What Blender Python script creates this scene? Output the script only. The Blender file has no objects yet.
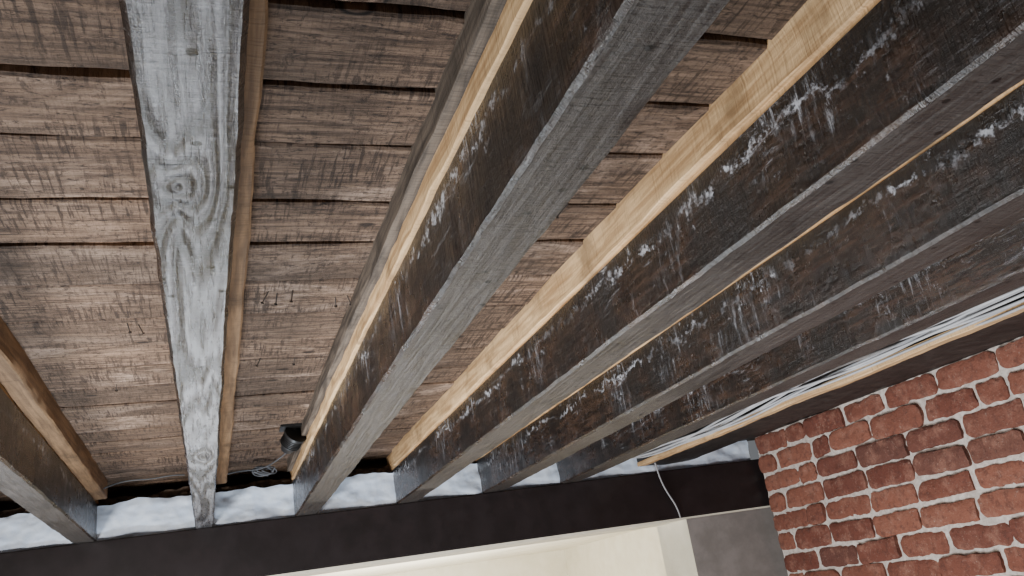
import bpy, bmesh, math, random
from mathutils import Vector, Matrix, noise
random.seed(4)
S=0.37; CZ=1.6
def P(x,y,z): return Vector((x*S,y*S,z*S+CZ))
def yend(x): return 8.58-0.09*x

# ---------------------------------------------------------------- node helpers
class NT:
    def __init__(s,name):
        s.m=bpy.data.materials.new(name); s.m.use_nodes=True
        s.t=s.m.node_tree; s.n=s.t.nodes; s.l=s.t.links
        s.b=s.n['Principled BSDF']
        tc=s.n.new('ShaderNodeTexCoord'); s.co=tc.outputs['Object']
    def link(s,a,b): s.l.new(a,b)
    def setin(s,sock,v):
        if isinstance(v,bpy.types.NodeSocket): s.l.new(v,sock)
        else:
            if isinstance(v,tuple) and len(v)==3 and sock.type=='RGBA': v=(*v,1)
            sock.default_value=v
    def mp(s,scale=(1,1,1),rot=(0,0,0),loc=(0,0,0)):
        n=s.n.new('ShaderNodeMapping'); s.link(s.co,n.inputs[0])
        n.inputs['Scale'].default_value=scale; n.inputs['Rotation'].default_value=rot; n.inputs['Location'].default_value=loc
        return n.outputs[0]
    def noise(s,vec,scale=5,detail=4,rough=.6,dist=0):
        n=s.n.new('ShaderNodeTexNoise'); s.link(vec,n.inputs['Vector'])
        n.inputs['Scale'].default_value=scale; n.inputs['Detail'].default_value=detail
        n.inputs['Roughness'].default_value=rough; n.inputs['Distortion'].default_value=dist
        return n.outputs[0]
    def vor(s,vec,scale=5,dim='3D'):
        n=s.n.new('ShaderNodeTexVoronoi'); n.voronoi_dimensions=dim; s.link(vec,n.inputs['Vector'])
        n.inputs['Scale'].default_value=scale
        return n.outputs['Distance']
    def rng(s,v,a,b,c=0.,d=1.,smooth=True):
        n=s.n.new('ShaderNodeMapRange'); s.setin(n.inputs[0],v)
        if smooth: n.interpolation_type='SMOOTHSTEP'
        for i,q in enumerate((a,b,c,d)): n.inputs[i+1].default_value=q
        return n.outputs[0]
    def math(s,op,a,b=0.):
        n=s.n.new('ShaderNodeMath'); n.operation=op; s.setin(n.inputs[0],a); s.setin(n.inputs[1],b); return n.outputs[0]
    def knotd(s,x,y,sx,sy):
        """elliptical distance to a knot centre (in S units), in the XY plane"""
        o=s.sep(s.co); dx=s.math('DIVIDE',s.math('SUBTRACT',o[0],x*S),sx*S); dy=s.math('DIVIDE',s.math('SUBTRACT',o[1],y*S),sy*S)
        return s.math('SQRT',s.math('ADD',s.math('MULTIPLY',dx,dx),s.math('MULTIPLY',dy,dy)))
    def rings(s,vec,scale,n,detail=1.5,add=None):
        """cathedral grain: contour lines of a stretched noise"""
        v=s.math('MULTIPLY',s.noise(vec,scale,detail,.4),n)
        if add is not None: v=s.math('ADD',v,add)
        return s.math('ADD',s.math('MULTIPLY',s.math('SINE',v),.5),.5)
    def mix(s,f,a,b,mode='MIX'):
        n=s.n.new('ShaderNodeMix'); n.data_type='RGBA'; n.blend_type=mode
        s.setin(n.inputs[0],f); s.setin(n.inputs[6],a); s.setin(n.inputs[7],b); return n.outputs[2]
    def sep(s,vec):
        n=s.n.new('ShaderNodeSeparateXYZ'); s.link(vec,n.inputs[0]); return n.outputs
    def attr(s,name):
        n=s.n.new('ShaderNodeAttribute'); n.attribute_name=name; return n.outputs
    def bump(s,h,strength=.5,dist=.004,prev=None):
        n=s.n.new('ShaderNodeBump'); s.link(h,n.inputs['Height']); n.inputs['Strength'].default_value=strength
        n.inputs['Distance'].default_value=dist
        if prev is not None: s.link(prev,n.inputs['Normal'])
        return n.outputs[0]
    def out(s,col,rough=.6,nrm=None,spec=.5):
        s.setin(s.b.inputs['Base Color'],col); s.setin(s.b.inputs['Roughness'],rough)
        s.b.inputs['Specular IOR Level'].default_value=spec
        if nrm is not None: s.link(nrm,s.b.inputs['Normal'])
        return s.m

def mat_joist_side():
    t=NT('paint_dark_joist_side')
    g=t.noise(t.mp((16,2.2,16)),5,7,.7)
    p=t.noise(t.mp((1,1,1)),5,6,.7)
    f=t.noise(t.mp((1,1,1)),70,4,.75)
    saw=t.noise(t.mp((4,70,4),(0.35,0,0)),3,4,.65)
    col=t.mix(t.rng(g,.40,.66),(.009,.006,.005),(.050,.028,.019))
    col=t.mix(t.rng(p,.44,.62,0,.85),col,(.006,.0055,.0055))
    col=t.mix(t.rng(f,.55,.75,0,.4),col,(.10,.070,.055))
    col=t.mix(t.rng(saw,.57,.72,0,.35),col,(.08,.060,.050))
    z=t.sep(t.co)[2]
    zz=t.math('ADD',z,t.rng(t.noise(t.mp((1,1,1)),12,5,.75),.3,.7,-.016,.016))
    up=t.rng(zz,CZ+1.0*S,CZ+1.30*S,.25,1)
    band=t.rng(zz,CZ+1.25*S,CZ+1.27*S)
    col=t.mix(t.math('MULTIPLY',band,.9),col,(.004,.004,.005))
    sc=t.noise(t.mp((2,30,5),(0.85,0,0)),2.6,8,.85,.4)
    sc2=t.noise(t.mp((2,3,24),(-.30,0,0),(4,2,1)),4,8,.85,.3)
    dab=t.noise(t.mp((1,1,1),loc=(2,5,4)),38,6,.8)
    big=t.noise(t.mp((1,1,1),loc=(3,1,2)),5.2,3,.6)
    big2=t.noise(t.mp((1,1,1),loc=(9,1,2)),4.1,3,.6)
    m=t.math('MULTIPLY',t.rng(sc,.52,.67),t.rng(big,.50,.64))
    m2=t.math('MULTIPLY',t.rng(sc2,.54,.69),t.rng(big2,.50,.64))
    m3=t.math('MULTIPLY',t.rng(dab,.60,.70),t.rng(big,.42,.58,0,.9))
    m=t.math('MULTIPLY',t.math('ADD',t.math('ADD',m,m2),m3),up)
    ln=t.math('MULTIPLY',t.rng(zz,CZ+1.235*S,CZ+1.25*S),t.rng(zz,CZ+1.265*S,CZ+1.28*S,1,0))
    ln=t.math('MULTIPLY',ln,t.rng(t.noise(t.mp((1,1,1)),40,6,.8),.46,.60))
    ln=t.math('MULTIPLY',ln,t.rng(big2,.40,.56,.15,.9))
    m=t.math('MINIMUM',t.math('MAXIMUM',m,ln),.92)
    col=t.mix(m,col,(.54,.56,.61))
    b=t.bump(saw,.6,.005); b=t.bump(g,.6,.005,b); b=t.bump(f,.6,.003,b)
    return t.out(col,t.rng(p,.35,.65,.20,.38),b,.65)
def mat_joist_bottom(name,c1,c2,rough=(.35,.55),ring=.5,spec=.5,nring=70,knot=False):
    t=NT(name)
    add=None
    if knot:
        kd=t.knotd(-.052,1.90,.035,.085); kd2=t.knotd(-.02,5.2,.028,.10)
        e=t.math('MULTIPLY',t.math('ADD',t.math('EXPONENT',t.math('MULTIPLY',kd,-.6)),t.math('EXPONENT',t.math('MULTIPLY',kd2,-.9))),30.)
        add=e
    w=t.rings(t.mp((9,.55,9)),2.0,nring,1.6 if knot else 2.5,add)
    g=t.noise(t.mp((34,1.8,34)),5,7,.7,.3)
    f=t.noise(t.mp((1,1,1)),110,4,.75)
    saw=t.noise(t.mp((6,60,6),(0,0,.2)),3,5,.7)
    k=t.noise(t.mp((2,1,2)),3,6,.7)
    col=t.mix(t.rng(g,.32,.68),c1,c2)
    wm=t.math('MULTIPLY',t.rng(w,.3,.9),t.rng(k,.35,.6,.6,1))
    col=t.mix(t.math('MULTIPLY',wm,ring),col,tuple(a*.25 for a in c1))
    col=t.mix(t.rng(k,.48,.64,0,.6),col,tuple(a*.5 for a in c1))
    col=t.mix(t.rng(f,.52,.72,0,.45),col,tuple(min(1,a*1.5) for a in c2))
    col=t.mix(t.rng(saw,.54,.70,0,.45),col,tuple(a*.45 for a in c1))
    if knot:
        col=t.mix(t.rng(kd,.25,.8,.65,0),col,(.04,.038,.04))
        col=t.mix(t.rng(kd2,.25,.8,.6,0),col,(.04,.038,.04))
    v=t.vor(t.mp((1,1,1)),16,'2D')
    hole=t.math('MULTIPLY',t.rng(v,.055,.085,1,0),t.rng(t.noise(t.mp((1,1,1),loc=(7,3,1)),4,2),.45,.48))
    col=t.mix(hole,col,(.002,.002,.002))
    b=t.bump(w,ring*.9,.006); b=t.bump(g,.6,.004,b); b=t.bump(f,.6,.003,b); b=t.bump(saw,.7,.005,b)
    return t.out(col,t.rng(g,.3,.7,*rough),b,spec)
def mat_oak(name,c1,c2):
    t=NT(name)
    g=t.noise(t.mp((25,1.5,25)),4,6,.6,.4); p=t.noise(t.mp((1,1,1)),7,5,.65)
    col=t.mix(t.rng(g,.3,.7),c1,c2)
    col=t.mix(t.rng(p,.52,.72,0,.65),col,tuple(a*.4 for a in c1))
    saw=t.noise(t.mp((4,90,4),(0.2,0,0)),3,4,.65)
    col=t.mix(t.rng(saw,.50,.72,0,.5),col,tuple(a*.5 for a in c1))
    return t.out(col,.75,t.bump(saw,.6,.003,t.bump(g,.4,.003)),.3)
def mat_boards():
    t=NT('rough_sawn_boards')
    kd=t.knotd(.40,1.80,.075,.06)
    a=t.attr('rnd')
    cx=t.n.new('ShaderNodeVectorMath'); cx.operation='ADD'
    sc=t.n.new('ShaderNodeVectorMath'); sc.operation='SCALE'; t.link(a['Vector'],sc.inputs[0]); sc.inputs['Scale'].default_value=9
    t.link(t.co,cx.inputs[0]); t.link(sc.outputs[0],cx.inputs[1]); t.co=cx.outputs[0]
    grain=t.noise(t.mp((1.3,26,1)),4,8,.8,.6)
    rg=t.rings(t.mp((.8,7,1)),2.2,70,1.5)
    saw=t.noise(t.mp((120,7,1),(0,0,.10)),1.6,4,.6,.1)
    sawm=t.noise(t.mp((1.5,2.5,1)),4,3)
    speck=t.noise(t.mp((7,20,1)),8,6,.8,.4)
    speck2=t.noise(t.mp((24,8,1)),4,5,.75,.3)
    pat=t.noise(t.mp((1,2.2,1)),3.5,7,.75,.6)
    big=t.noise(t.mp((.6,1,1)),2,4)
    sepc=t.sep(a['Vector'])
    col=t.mix(t.rng(grain,.36,.64),(.064,.038,.025),(.38,.250,.170))
    col=t.mix(t.rng(sepc[0],0,1,0,.65,False),col,(.115,.078,.055))
    col=t.mix(t.math('MULTIPLY',t.rng(pat,.48,.68,0,.85),t.rng(sepc[1],0,1,.35,1,False)),col,(.52,.375,.285))
    col=t.mix(t.rng(big,.46,.66,0,.55),col,(.062,.044,.032))
    col=t.mix(t.math('MULTIPLY',t.rng(rg,.6,1),.40),col,(.045,.027,.019))
    col=t.mix(t.math('MULTIPLY',t.rng(saw,.50,.60),t.rng(sawm,.40,.60,.05,.75)),col,(.034,.021,.015))
    col=t.mix(t.rng(speck,.53,.62,0,.85),col,(.024,.015,.011))
    col=t.mix(t.rng(speck2,.54,.64,0,.65),col,(.038,.024,.017))
    v=t.vor(t.mp((1,1.8,1)),2.6,'2D')
    col=t.mix(t.rng(v,.02,.05,.9,0),col,(.022,.014,.010))
    kc=t.mix(t.rng(t.math('SINE',t.math('MULTIPLY',kd,14.)),-1,1),(.12,.07,.045),(.30,.20,.14))
    col=t.mix(t.rng(kd,.8,1.0,1,0),col,kc)
    col=t.mix(t.math('MULTIPLY',t.rng(kd,.85,.98),t.rng(kd,1.0,1.15,1,0)),col,(.03,.02,.015))
    b=t.bump(saw,.8,.004); b=t.bump(grain,.9,.008,b); b=t.bump(speck,.8,.006,b)
    return t.out(col,.75,b,.25)
def mat_brick():
    t=NT('old_red_brick'); a=t.sep(t.attr('rnd')['Vector'])
    n=t.noise(t.co,40,6,.75); n2=t.noise(t.co,14,5,.7); sp=t.noise(t.co,150,4,.75)
    col=t.mix(a[0],(.15,.050,.036),(.29,.115,.076))
    col=t.mix(t.rng(a[1],.76,1,0,.6),col,(.10,.050,.042))
    col=t.mix(t.rng(n2,.47,.66,0,.6),col,(.33,.16,.115))
    col=t.mix(t.rng(n,.48,.66,0,.6),col,(.09,.038,.031))
    col=t.mix(t.math('MULTIPLY',t.rng(sp,.56,.72,0,.7),t.rng(n2,.4,.6,.3,1)),col,(.48,.37,.31))
    return t.out(col,.85,t.bump(n,1,.008,t.bump(sp,.6,.003)),.25)
def mat_simple(name,c1,c2,scale=20,rough=.8,bs=.4,bd=.003,spec=.3):
    t=NT(name); n=t.noise(t.co,scale,6,.65); n2=t.noise(t.co,scale*.22,3)
    col=t.mix(t.rng(n,.3,.7),c1,c2); col=t.mix(t.rng(n2,.5,.75,0,.5),col,tuple(a*.75 for a in c1))
    return t.out(col,rough,t.bump(n,bs,bd),spec)
M_side=mat_joist_side()
M_bot=mat_joist_bottom('joist_soffit_lit_grey',(.033,.028,.026),(.070,.062,.057),(.34,.56),.18,.45)  # paler than the sides: light reflected from below is put into the colour
M_botA=mat_joist_bottom('joist_soffit_lit_pale',(.070,.070,.076),(.25,.255,.275),(.22,.38),.95,.8,44,True)  # pale blue-grey carries reflected light in the colour; grain and knots are wood
M_oak=mat_oak('raw_oak',(.38,.225,.105),(.70,.48,.26))
M_oakb=mat_oak('raw_oak_brown',(.12,.068,.035),(.27,.160,.082))
M_dk=mat_simple('black_old_timber',(.008,.007,.007),(.034,.029,.027),30,.5,.7,.006)
M_wth=mat_oak('weathered_batten',(.035,.027,.021),(.14,.11,.085))
M_boards=mat_boards(); M_brick=mat_brick()
M_mortar=mat_simple('lime_mortar',(.46,.40,.36),(.70,.64,.59),60,.95,.9,.006)
M_beam=mat_simple('painted_beam',(.012,.009,.0095),(.020,.015,.0165),14,.35,.1,.001,.45)
M_plast=mat_simple('blue_white_plaster',(.58,.69,.86),(.72,.81,.93),22,.5,.6,.006)
M_cream=mat_simple('cream_plaster',(.78,.74,.60),(.86,.82,.70),10,.7,.8,.01)
M_grey=mat_simple('grey_plaster',(.20,.185,.175),(.27,.25,.24),12,.85,.2,.002)
M_cw=mat_simple('white_cable',(.30,.31,.33),(.44,.45,.47),10,.45,.05,.001)
M_cg=mat_simple('grey_cable',(.07,.075,.08),(.13,.135,.15),10,.45,.05,.001)
M_cb=mat_simple('black_plastic',(.012,.012,.013),(.03,.03,.03),30,.4,.1,.001)
M_wall=mat_simple('room_plaster',(.45,.44,.43),(.56,.55,.54),8,.9,.2,.003)
M_deb=mat_simple('rubble',(.05,.036,.028),(.20,.15,.115),30,.95,1,.01)
M_steel=mat_simple('rusty_nail',(.02,.015,.012),(.06,.04,.03),60,.6,.1,.001)
def mat_floor():
    t=NT('floor_planks'); g=t.noise(t.mp((25,1.5,1)),4,6,.6)
    x=t.math('FRACT',t.math('MULTIPLY',t.sep(t.co)[0],7)); gap=t.rng(x,0,.03,1,0)
    col=t.mix(t.rng(g,.3,.7),(.20,.13,.08),(.36,.25,.16)); col=t.mix(gap,col,(.02,.015,.01))
    return t.out(col,.5,t.bump(g,.3,.002))
M_floor=mat_floor()

# ---------------------------------------------------------------- mesh helpers
def finish(bm,name,mats,smooth=False,parent=None):
    me=bpy.data.meshes.new(name); bmesh.ops.recalc_face_normals(bm,faces=bm.faces); bm.to_mesh(me); bm.free()
    for m in mats: me.materials.append(m)
    if smooth:
        for p in me.polygons: p.use_smooth=True
        try: me.set_sharp_from_angle(angle=math.radians(40))
        except Exception: pass
    o=bpy.data.objects.new(name,me); bpy.context.collection.objects.link(o)
    if parent: o.parent=parent
    return o
def timber(bm,x0,x1,z0,z1,y0,y1f,n=150,amp=.010,mside=0,mbot=1,seed=0,r=.10,lowf=1.0,x1b=None):
    """rough-sawn timber swept along Y; coordinates in S units"""
    w=x1-x0;h=z1-z0; rx=r*min(w,h)/w; rz=r*min(w,h)/h
    sec=[(rx,0),(.25,0),(.5,0),(.75,0),(1-rx,0),(1,rz),(1,.35),(1,.7),(1,1),(0,1),(0,.7),(0,.35),(0,rz)]
    rings=[]
    for i in range(n+1):
        t=i/n; ring=[]
        for (u,v) in sec:
            ye=y1f(x0+u*w); y=y0+(ye-y0)*t
            ww=w if x1b is None else w+(x1b-x1)*t
            x=x0+u*ww; z=z0+v*h
            d=noise.noise_vector(Vector((x*3+seed*7,y*1.1,z*3)))*amp*lowf+noise.noise_vector(Vector((x*9+seed,y*6,z*9)))*amp*.45+noise.noise_vector(Vector((x*20+seed,y*16,z*20)))*amp*.25
            if v>=1: d=Vector((0,0,0))
            ring.append(bm.verts.new(P(x+d.x,y,z+d.z)))
        rings.append(ring)
    k=len(sec)
    for i in range(n):
        for j in range(k):
            f=bm.faces.new((rings[i][j],rings[i][(j+1)%k],rings[i+1][(j+1)%k],rings[i+1][j]))
            f.material_index=mbot if j<=3 else mside
    for R in (rings[0],rings[-1]):
        f=bm.faces.new(R); f.material_index=mside
def box(bm,x0,x1,y0,y1,z0,z1,mi=0,unit=S):
    vs=[bm.verts.new(P(x,y,z)) for x in(x0,x1) for y in(y0,y1) for z in(z0,z1)]
    for q in ((0,1,3,2),(4,6,7,5),(0,4,5,1),(2,3,7,6),(0,2,6,4),(1,5,7,3)):
        f=bm.faces.new([vs[i] for i in q]); f.material_index=mi
def boxobj(name,mat,*a):
    bm=bmesh.new(); box(bm,*a); return finish(bm,name,[mat])

# ---------------------------------------------------------------- joists
ZC=1.52
def joist(x0,x1,fillets,bot=M_bot,seed=0,z0=1.0,r=.06,x1b=None):
    bm=bmesh.new()
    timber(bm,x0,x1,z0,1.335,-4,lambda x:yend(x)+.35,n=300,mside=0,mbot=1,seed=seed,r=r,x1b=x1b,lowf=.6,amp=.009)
    timber(bm,x0+.006,x1-.01,1.32,ZC,-4,lambda x:yend(x)+.34,mside=2,mbot=2,seed=seed+1,r=.05,amp=.006,x1b=None if x1b is None else x1b-.01)
    for (a,b,za,zb,mi) in fillets:
        timber(bm,a,b,za,zb,-4,lambda x:yend(x)-.1,mside=mi,mbot=mi,seed=seed+3,amp=.014,r=.08)
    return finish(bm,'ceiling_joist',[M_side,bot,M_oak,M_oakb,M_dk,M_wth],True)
joist(-1.15,-.96,[(-.97,-.86,1.35,ZC,3)],seed=1)
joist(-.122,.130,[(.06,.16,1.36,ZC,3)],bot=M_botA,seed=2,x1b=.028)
joist(.76,.975,[(.740,.80,1.33,ZC,2),(.70,.75,1.41,ZC,5),(.965,1.03,1.36,ZC,3)],seed=3)
joist(1.72,1.93,[(1.70,1.76,1.355,ZC,2),(1.92,1.99,1.36,ZC,3)],seed=4)
joist(2.58,2.80,[(2.55,2.62,1.345,ZC,2),(2.79,2.86,1.36,ZC,3)],seed=5)
joist(3.40,3.62,[(3.37,3.44,1.35,ZC,2)],seed=6)
for k in range(1,6):
    joist(-1.15-.96*k,-.95-.96*k,[(-.96-.96*k,-.86-.96*k,1.35,ZC,3)],seed=10+k)
bm=bmesh.new()
timber(bm,4.28,4.92,1.075,ZC,-4,lambda x:yend(x)+.3,mside=0,mbot=0,seed=20,amp=.02,r=.06)
timber(bm,4.20,4.29,1.055,1.10,-4,lambda x:yend(x)-.12,mside=1,mbot=1,seed=21,amp=.012)
finish(bm,'wall_trimmer_joist',[M_dk,M_oak],True)

# ---------------------------------------------------------------- ceiling boards
bm=bmesh.new(); lay=bm.loops.layers.float_color.new('rnd')
y=-4.0+.06
while y<9.0:
    w=.395*random.uniform(.88,1.10)
    c=(random.random(),random.random(),random.random(),1)
    zo=random.uniform(0,.012); tilt=random.uniform(-.014,.014)
    x0,x1=-8.3,5.75; n=220; g=.005+random.random()*.006
    prev=None; fs=[]; sd=random.random()*30
    prof=[(g,.06),(g,.008),(g+.010,0),(w*.33,.0),(w*.66,0),(w-.016,0),(w-.004,.010),(w-.004,.06)]
    for i in range(n+1):
        x=x0+(x1-x0)*i/n
        row=[]
        for j,(yy,zz) in enumerate(prof):
            wob=0 if j in(3,4) else (.010*noise.noise(Vector((x*1.1,sd+(j>3)*9,0)))+.007*noise.noise(Vector((x*6,sd+(j>3)*9,3)))+.004*noise.noise(Vector((x*15,sd+(j>3)*9,3))))
            row.append(bm.verts.new(P(x,y+yy+wob,ZC-.018+zo+zz+tilt*(yy/w-.5)+.006*noise.noise(Vector((x*2,sd+yy,4))))))
        if prev:
            for j in range(len(prof)-1):
                f=bm.faces.new((prev[j],prev[j+1],row[j+1],row[j])); fs.append(f)
        prev=row
    for f in fs:
        for l in f.loops: l[lay]=c
    y+=w
box(bm,-8.3,5.75,-4,9.1,ZC+.07,ZC+.14,1)
finish(bm,'ceiling',[M_boards,M_cb],False)
bm=bmesh.new()
for (x,yy) in [(.28,3.95),(.33,3.97),(.40,3.93),(.62,4.05),(.68,4.02),(-.35,4.3),(-.3,4.32),(1.35,3.0),(1.45,3.02),(.3,5.0),(.5,5.02),(-.5,5.4)]:
    p=P(x,yy,ZC-.02); a=random.uniform(-.7,.7)
    M=Matrix.Translation(p)@Matrix.Rotation(a,4,'Z')@Matrix.Rotation(random.uniform(.7,1.3),4,'X')
    bmesh.ops.create_cone(bm,cap_ends=True,segments=6,radius1=.0011,radius2=.0011,depth=.03,matrix=M)
    bmesh.ops.create_cone(bm,cap_ends=True,segments=8,radius1=.003,radius2=.003,depth=.0015,matrix=M@Matrix.Translation((0,0,-.015)))
finish(bm,'ceiling_nails',[M_steel])

# ---------------------------------------------------------------- far wall: beam, plaster infill, rubble
def slab(bm,x0,x1,d0,d1,z0,z1,mi=0,n=1,nz=1,amp=0,seed=0,rag=0):
    def pt(i,k,d):
        x=x0+(x1-x0)*i/n; z=z0+(z1-z0)*k/nz
        q=Vector((x*2.2+seed,z*3,seed)); dd=0
        if amp and d==d0: dd=amp*(noise.noise(q)+.45*noise.noise(q*3)+.14*noise.noise(q*8)+.06*noise.noise(q*18))
        if rag and k==nz: z+=rag*(noise.noise(Vector((x*2.5,seed,1)))+.6*noise.noise(Vector((x*9,seed,2))))
        return P(x,yend(x)+d+dd,z)
    F=[[bm.verts.new(pt(i,k,d0)) for k in range(nz+1)] for i in range(n+1)]
    B=[[bm.verts.new(pt(i,k,d1)) for k in (0,nz)] for i in range(n+1)]
    for i in range(n):
        for k in range(nz): bm.faces.new((F[i][k],F[i+1][k],F[i+1][k+1],F[i][k+1])).material_index=mi
        bm.faces.new((F[i][0],B[i][0],B[i+1][0],F[i+1][0])).material_index=mi
        bm.faces.new((F[i][nz],F[i+1][nz],B[i+1][1],B[i][1])).material_index=mi
        bm.faces.new((B[i][0],B[i][1],B[i+1][1],B[i+1][0])).material_index=mi
    for i in (0,n): bm.faces.new([F[i][k] for k in range(nz+1)]+[B[i][1],B[i][0]]).material_index=mi
bm=bmesh.new(); slab(bm,-8.3,5.95,0,.62,.50,1.0)
bmesh.ops.bevel(bm,geom=bm.edges[:],offset=.004,segments=2,affect='EDGES')
finish(bm,'lintel_beam',[M_beam])
bm=bmesh.new(); slab(bm,-8.3,5.95,.035,.64,.48,.50)
finish(bm,'trim_1',[M_cream])
bm=bmesh.new(); slab(bm,-8.3,5.6,.06,.6,1.0,1.32,0,700,20,.055,3,.035)
finish(bm,'wall_infill_plaster',[M_plast],True)
bm=bmesh.new(); slab(bm,-8.3,5.6,.24,.62,1.30,1.40,0,420,8,.12,9,.06)
for i in range(110):
    x=random.uniform(-2,4.2); s=random.uniform(.010,.035)
    M=Matrix.Translation(P(x,yend(x)+random.uniform(.12,.25),1.335+s*.5))@Matrix.Rotation(random.uniform(0,6),4,'Z')@Matrix.Diagonal((s*S*1.9,s*S,s*S*.8,1))
    bmesh.ops.create_icosphere(bm,subdivisions=1,radius=1,matrix=M)
finish(bm,'wall_top_rubble',[M_deb],False)
boxobj('wall_gap_dark_back',M_dk,-8.3,5.95,9.25,9.45,.55,1.66)  # dark backing box: shade of the gap above the infill put into its colour

# ---------------------------------------------------------------- brick wall (right)
XB=5.60; CH=.203; BL=.61; J=.034
bm=bmesh.new(); lay=bm.loops.layers.float_color.new('rnd')
ztop=1.22; yfar=8.02; zfloor=-CZ/S
row=0; z=ztop
while z-CH>zfloor-.05:
    y=yfar; first=True
    nh = row%2
    while y>-4:
        if first: L=BL*(.5 if nh else 1.0)*random.uniform(.95,1.05); first=False
        else: L=BL*(.5 if random.random()<.18 else 1)*random.uniform(.90,1.06)
        y1=y-J*.5*random.uniform(.4,1.6); y0=y-L+J*.5*random.uniform(.4,1.6)
        z1=z-J*.45*random.uniform(.3,1.7); z0=z-CH+J*.45*random.uniform(.3,1.7)
        pr=random.uniform(-.022,.012); c=(random.random(),random.random(),random.random(),1)
        ny=16; nz=7; tl=random.uniform(-.016,.016)
        sd=random.random()*50
        cc=[random.uniform(0,.020) for _ in range(4)]
        def bp(i,k):
            u=i/ny; v=k/nz
            yy=y0+(y1-y0)*u; zz=z0+(z1-z0)*v+tl*(u-.5)
            e=min(u,1-u)*(y1-y0); g=min(v,1-v)*(z1-z0)
            fx=.012*(max(0,1-e/.02)+max(0,1-g/.02))
            q=Vector((yy*6,zz*6,sd)); fx+=.014*noise.noise(q)+.012*noise.noise(q*2.5)+.006*noise.noise(q*6)
            if e<1e-6 or g<1e-6:
                yy+=.013*noise.noise(q*1.7)+.008*noise.noise(q*5); zz+=.013*noise.noise(q*1.5+Vector((5,0,0)))+.008*noise.noise(q*5+Vector((9,0,0)))
            ci=(0 if u<.5 else 1)+(0 if v<.5 else 2)
            wgt=max(0,1-math.hypot(e,g)/.05)
            yy+=(cc[ci] if u<.5 else -cc[ci])*wgt; zz+=(cc[ci] if v<.5 else -cc[ci])*wgt
            return P(XB+pr+fx,yy,zz)
        G=[[bm.verts.new(bp(i,k)) for k in range(nz+1)] for i in range(ny+1)]
        fs=[]
        for i in range(ny):
            for k in range(nz): fs.append(bm.faces.new((G[i][k],G[i+1][k],G[i+1][k+1],G[i][k+1])))
        rim=[G[i][0] for i in range(ny+1)]+[G[ny][k] for k in range(1,nz+1)]+[G[i][nz] for i in range(ny-1,-1,-1)]+[G[0][k] for k in range(nz-1,0,-1)]
        back=[bm.verts.new(v.co+Vector((.09*S,0,0))) for v in rim]
        for i in range(len(rim)):
            j=(i+1)%len(rim); fs.append(bm.faces.new((rim[i],rim[j],back[j],back[i])))
        for f in fs:
            for l in f.loops: l[lay]=c
        y-=L
    z-=CH; row+=1
ny=300;nzm=130
G=[[bm.verts.new(P(XB+.028+.015*noise.noise(Vector((i*.25,k*.35,2)))+.011*noise.noise(Vector((i*.9,k*.9,2))),-4+(yfar-.02+4)*i/ny,zfloor+(ztop-zfloor)*k/nzm)) for k in range(nzm+1)] for i in range(ny+1)]
for i in range(ny):
    for k in range(nzm): bm.faces.new((G[i][k],G[i+1][k],G[i+1][k+1],G[i][k+1])).material_index=1
box(bm,XB+.07,XB+.5,-4,yfar-.01,zfloor,ztop,1)
finish(bm,'wall_right',[M_brick,M_mortar],True)
boxobj('wall_plate',M_dk,4.9,6.1,-4,yend(5.6)+.1,ztop,ZC)

# ---------------------------------------------------------------- pier, adjoining room, shell
bm=bmesh.new()
slab(bm,4.69,6.1,.03,.70,zfloor,.48,0)
for f in bm.faces:
    if f.calc_center_median().x<4.75*S: f.material_index=1
finish(bm,'wall_far',[M_grey,M_cream])
boxobj('wall_adjoining_far',M_cream,-8.3,7,15.5,15.8,zfloor,.9)
boxobj('ceiling_adjoining',M_cream,-8.3,7,9.3,15.5,.66,.9)
boxobj('wall_adjoining_right',M_cream,6.2,7,8.8,15.5,zfloor,.66)
boxobj('wall_left',M_wall,-8.6,-8.3,-4,15.8,zfloor,1.66)
boxobj('wall_back',M_wall,-8.6,6.1,-4.3,-4,zfloor,1.66)
boxobj('floor',M_floor,-8.6,7,-4.3,15.8,zfloor-.2,zfloor)

# ---------------------------------------------------------------- cables
def cables(name,splines,mats,rad):
    cu=bpy.data.curves.new(name,'CURVE'); cu.dimensions='3D'; cu.bevel_depth=rad; cu.bevel_resolution=3; cu.resolution_u=6
    for ptsl,mi in splines:
        s=cu.splines.new('NURBS'); s.points.add(len(ptsl)-1); s.order_u=4; s.use_endpoint_u=True; s.material_index=mi
        for p,q in zip(s.points,ptsl): p.co=(*P(*q),1)
    for m in mats: cu.materials.append(m)
    o=bpy.data.objects.new(name,cu); bpy.context.collection.objects.link(o); return o
sp=[]
for i in range(8):
    a=3.88+.045*i; zb=1.05+random.uniform(0,.06); pl=[]
    for k in range(30):
        yy=-3.5+k*.375
        pl.append((a+.14*noise.noise(Vector((k*.22,i*3.1,0))),yy,zb+.07*noise.noise(Vector((k*.25,i*5.3,2)))))
    pl.append((a,8.0,1.12)); pl.append((a,8.15,1.3))
    sp.append((pl,(0,2,1,1,2,2,1,0)[i]))
cables('cable_bundle',sp,[M_cw,M_cg,M_cb],.0032)
cables('hanging_cable',[([(4.15,8.0,1.22),(4.3,7.95,1.14),(4.42,8.1,1.10),(4.44,8.13,.95),(4.5,8.13,.75),(4.58,8.12,.62),(4.6,8.14,.5)],0)],[M_cw],.003)
sp=[]
for s0 in range(4):
    pl=[]; r=random.uniform(.06,.12)
    cx=.48+random.uniform(-.05,.05); cz=1.40
    for k in range(12):
        an=k*.9+s0
        pl.append((cx+r*1.3*math.cos(an),8.2+.1*math.sin(an*1.3),cz+r*.5*math.sin(an)))
    sp.append((pl,1 if s0%2 else 0))
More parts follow.
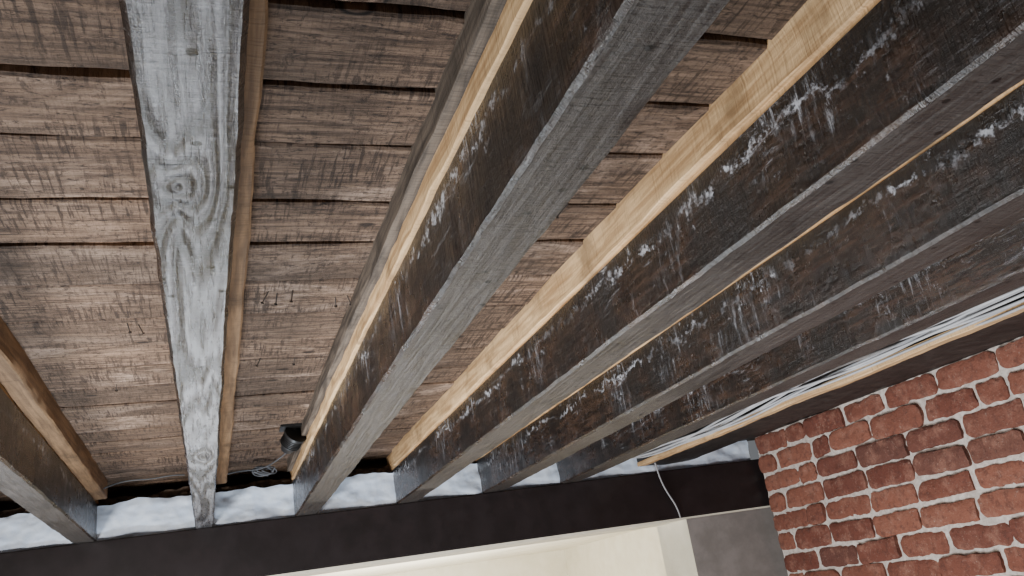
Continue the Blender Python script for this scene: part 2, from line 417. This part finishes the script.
sp.append(([(-.9,8.3,1.38),(-.7,8.1,1.43),(-.5,8.2,1.40),(-.3,8.15,1.44),(-.2,8.2,1.43)],0))
sp.append(([(.1,8.3,1.40),(.25,8.1,1.42),(.45,8.2,1.38),(.6,7.9,1.44),(.68,7.2,1.42)],1))
cables('loose_cable',sp,[M_cg,M_cb],.0022)
e=bpy.data.objects.new('spotlight_fitting',None); bpy.context.collection.objects.link(e)
bm=bmesh.new()
c=P(.63,6.9,1.40)
M=Matrix.Translation(c)@Matrix.Rotation(math.radians(55),4,'X')@Matrix.Rotation(.4,4,'Y')
for r1,r2,d,zo in ((.026,.030,.04,0),(.034,.034,.008,.022),(.018,.024,.02,-.03)):
    bmesh.ops.create_cone(bm,cap_ends=True,segments=24,radius1=r1,radius2=r2,depth=d,matrix=M@Matrix.Translation((0,0,zo)))
for i in range(5):
    bmesh.ops.create_cone(bm,cap_ends=True,segments=24,radius1=.031,radius2=.031,depth=.002,matrix=M@Matrix.Translation((0,0,-.014+i*.006)))
finish(bm,'lamp_head',[M_cb],True,e)
bm=bmesh.new(); box(bm,.60,.66,6.87,6.93,1.42,1.51); box(bm,.54,.70,6.8,7.0,1.49,1.515)
finish(bm,'mount_bracket',[M_cb],False,e)

# ---------------------------------------------------------------- lights
def area(name,loc,target,size,energy,col,sy=None):
    l=bpy.data.lights.new(name,'AREA'); l.energy=energy; l.color=col; l.size=size
    if sy: l.shape='RECTANGLE'; l.size_y=sy
    o=bpy.data.objects.new(name,l); bpy.context.collection.objects.link(o)
    o.location=loc; d=Vector(target)-Vector(loc); o.rotation_euler=d.to_track_quat('-Z','Y').to_euler(); return o
area('window_light',(-.25,2.2,.45),(.1,1.0,2.0),.5,66,(.80,.90,1.0))
area('room_fill_light',(-1.0,1.5,1.0),(.2,2.2,2.1),.35,42,(1.0,.95,.90))  # added fill, no visible source; brightens the middle of the ceiling
area('brick_fill_light',(.3,1.5,.7),(2.07,2.1,1.75),.4,22,(1.0,.95,.91))  # added fill aimed at the brick wall, unseen and without a real fitting
area('adjoining_light',(.9,4.4,1.0),(.9,4.9,2.0),.6,50,(1.0,.95,.84))
w=bpy.data.worlds.new('World'); bpy.context.scene.world=w; w.use_nodes=True
w.node_tree.nodes['Background'].inputs[0].default_value=(.5,.52,.55,1); w.node_tree.nodes['Background'].inputs[1].default_value=.3

# ---------------------------------------------------------------- camera
F=855.
Y=Vector((-299,355,F)).normalized(); X=Vector((2400,-70,F)); X=(X-Y*X.dot(Y)).normalized(); Z=X.cross(Y)
right=Vector((X.x,Y.x,Z.x)); down=Vector((X.y,Y.y,Z.y)); fwd=Vector((X.z,Y.z,Z.z))
cam=bpy.data.cameras.new('camera'); co=bpy.data.objects.new('camera',cam); bpy.context.collection.objects.link(co)
R=Matrix((right,-down,-fwd)).transposed().to_4x4()
co.matrix_world=Matrix.Translation(P(0,0,0))@R
cam.sensor_width=36; cam.lens=F/1024*36; cam.clip_start=.02
bpy.context.scene.camera=co
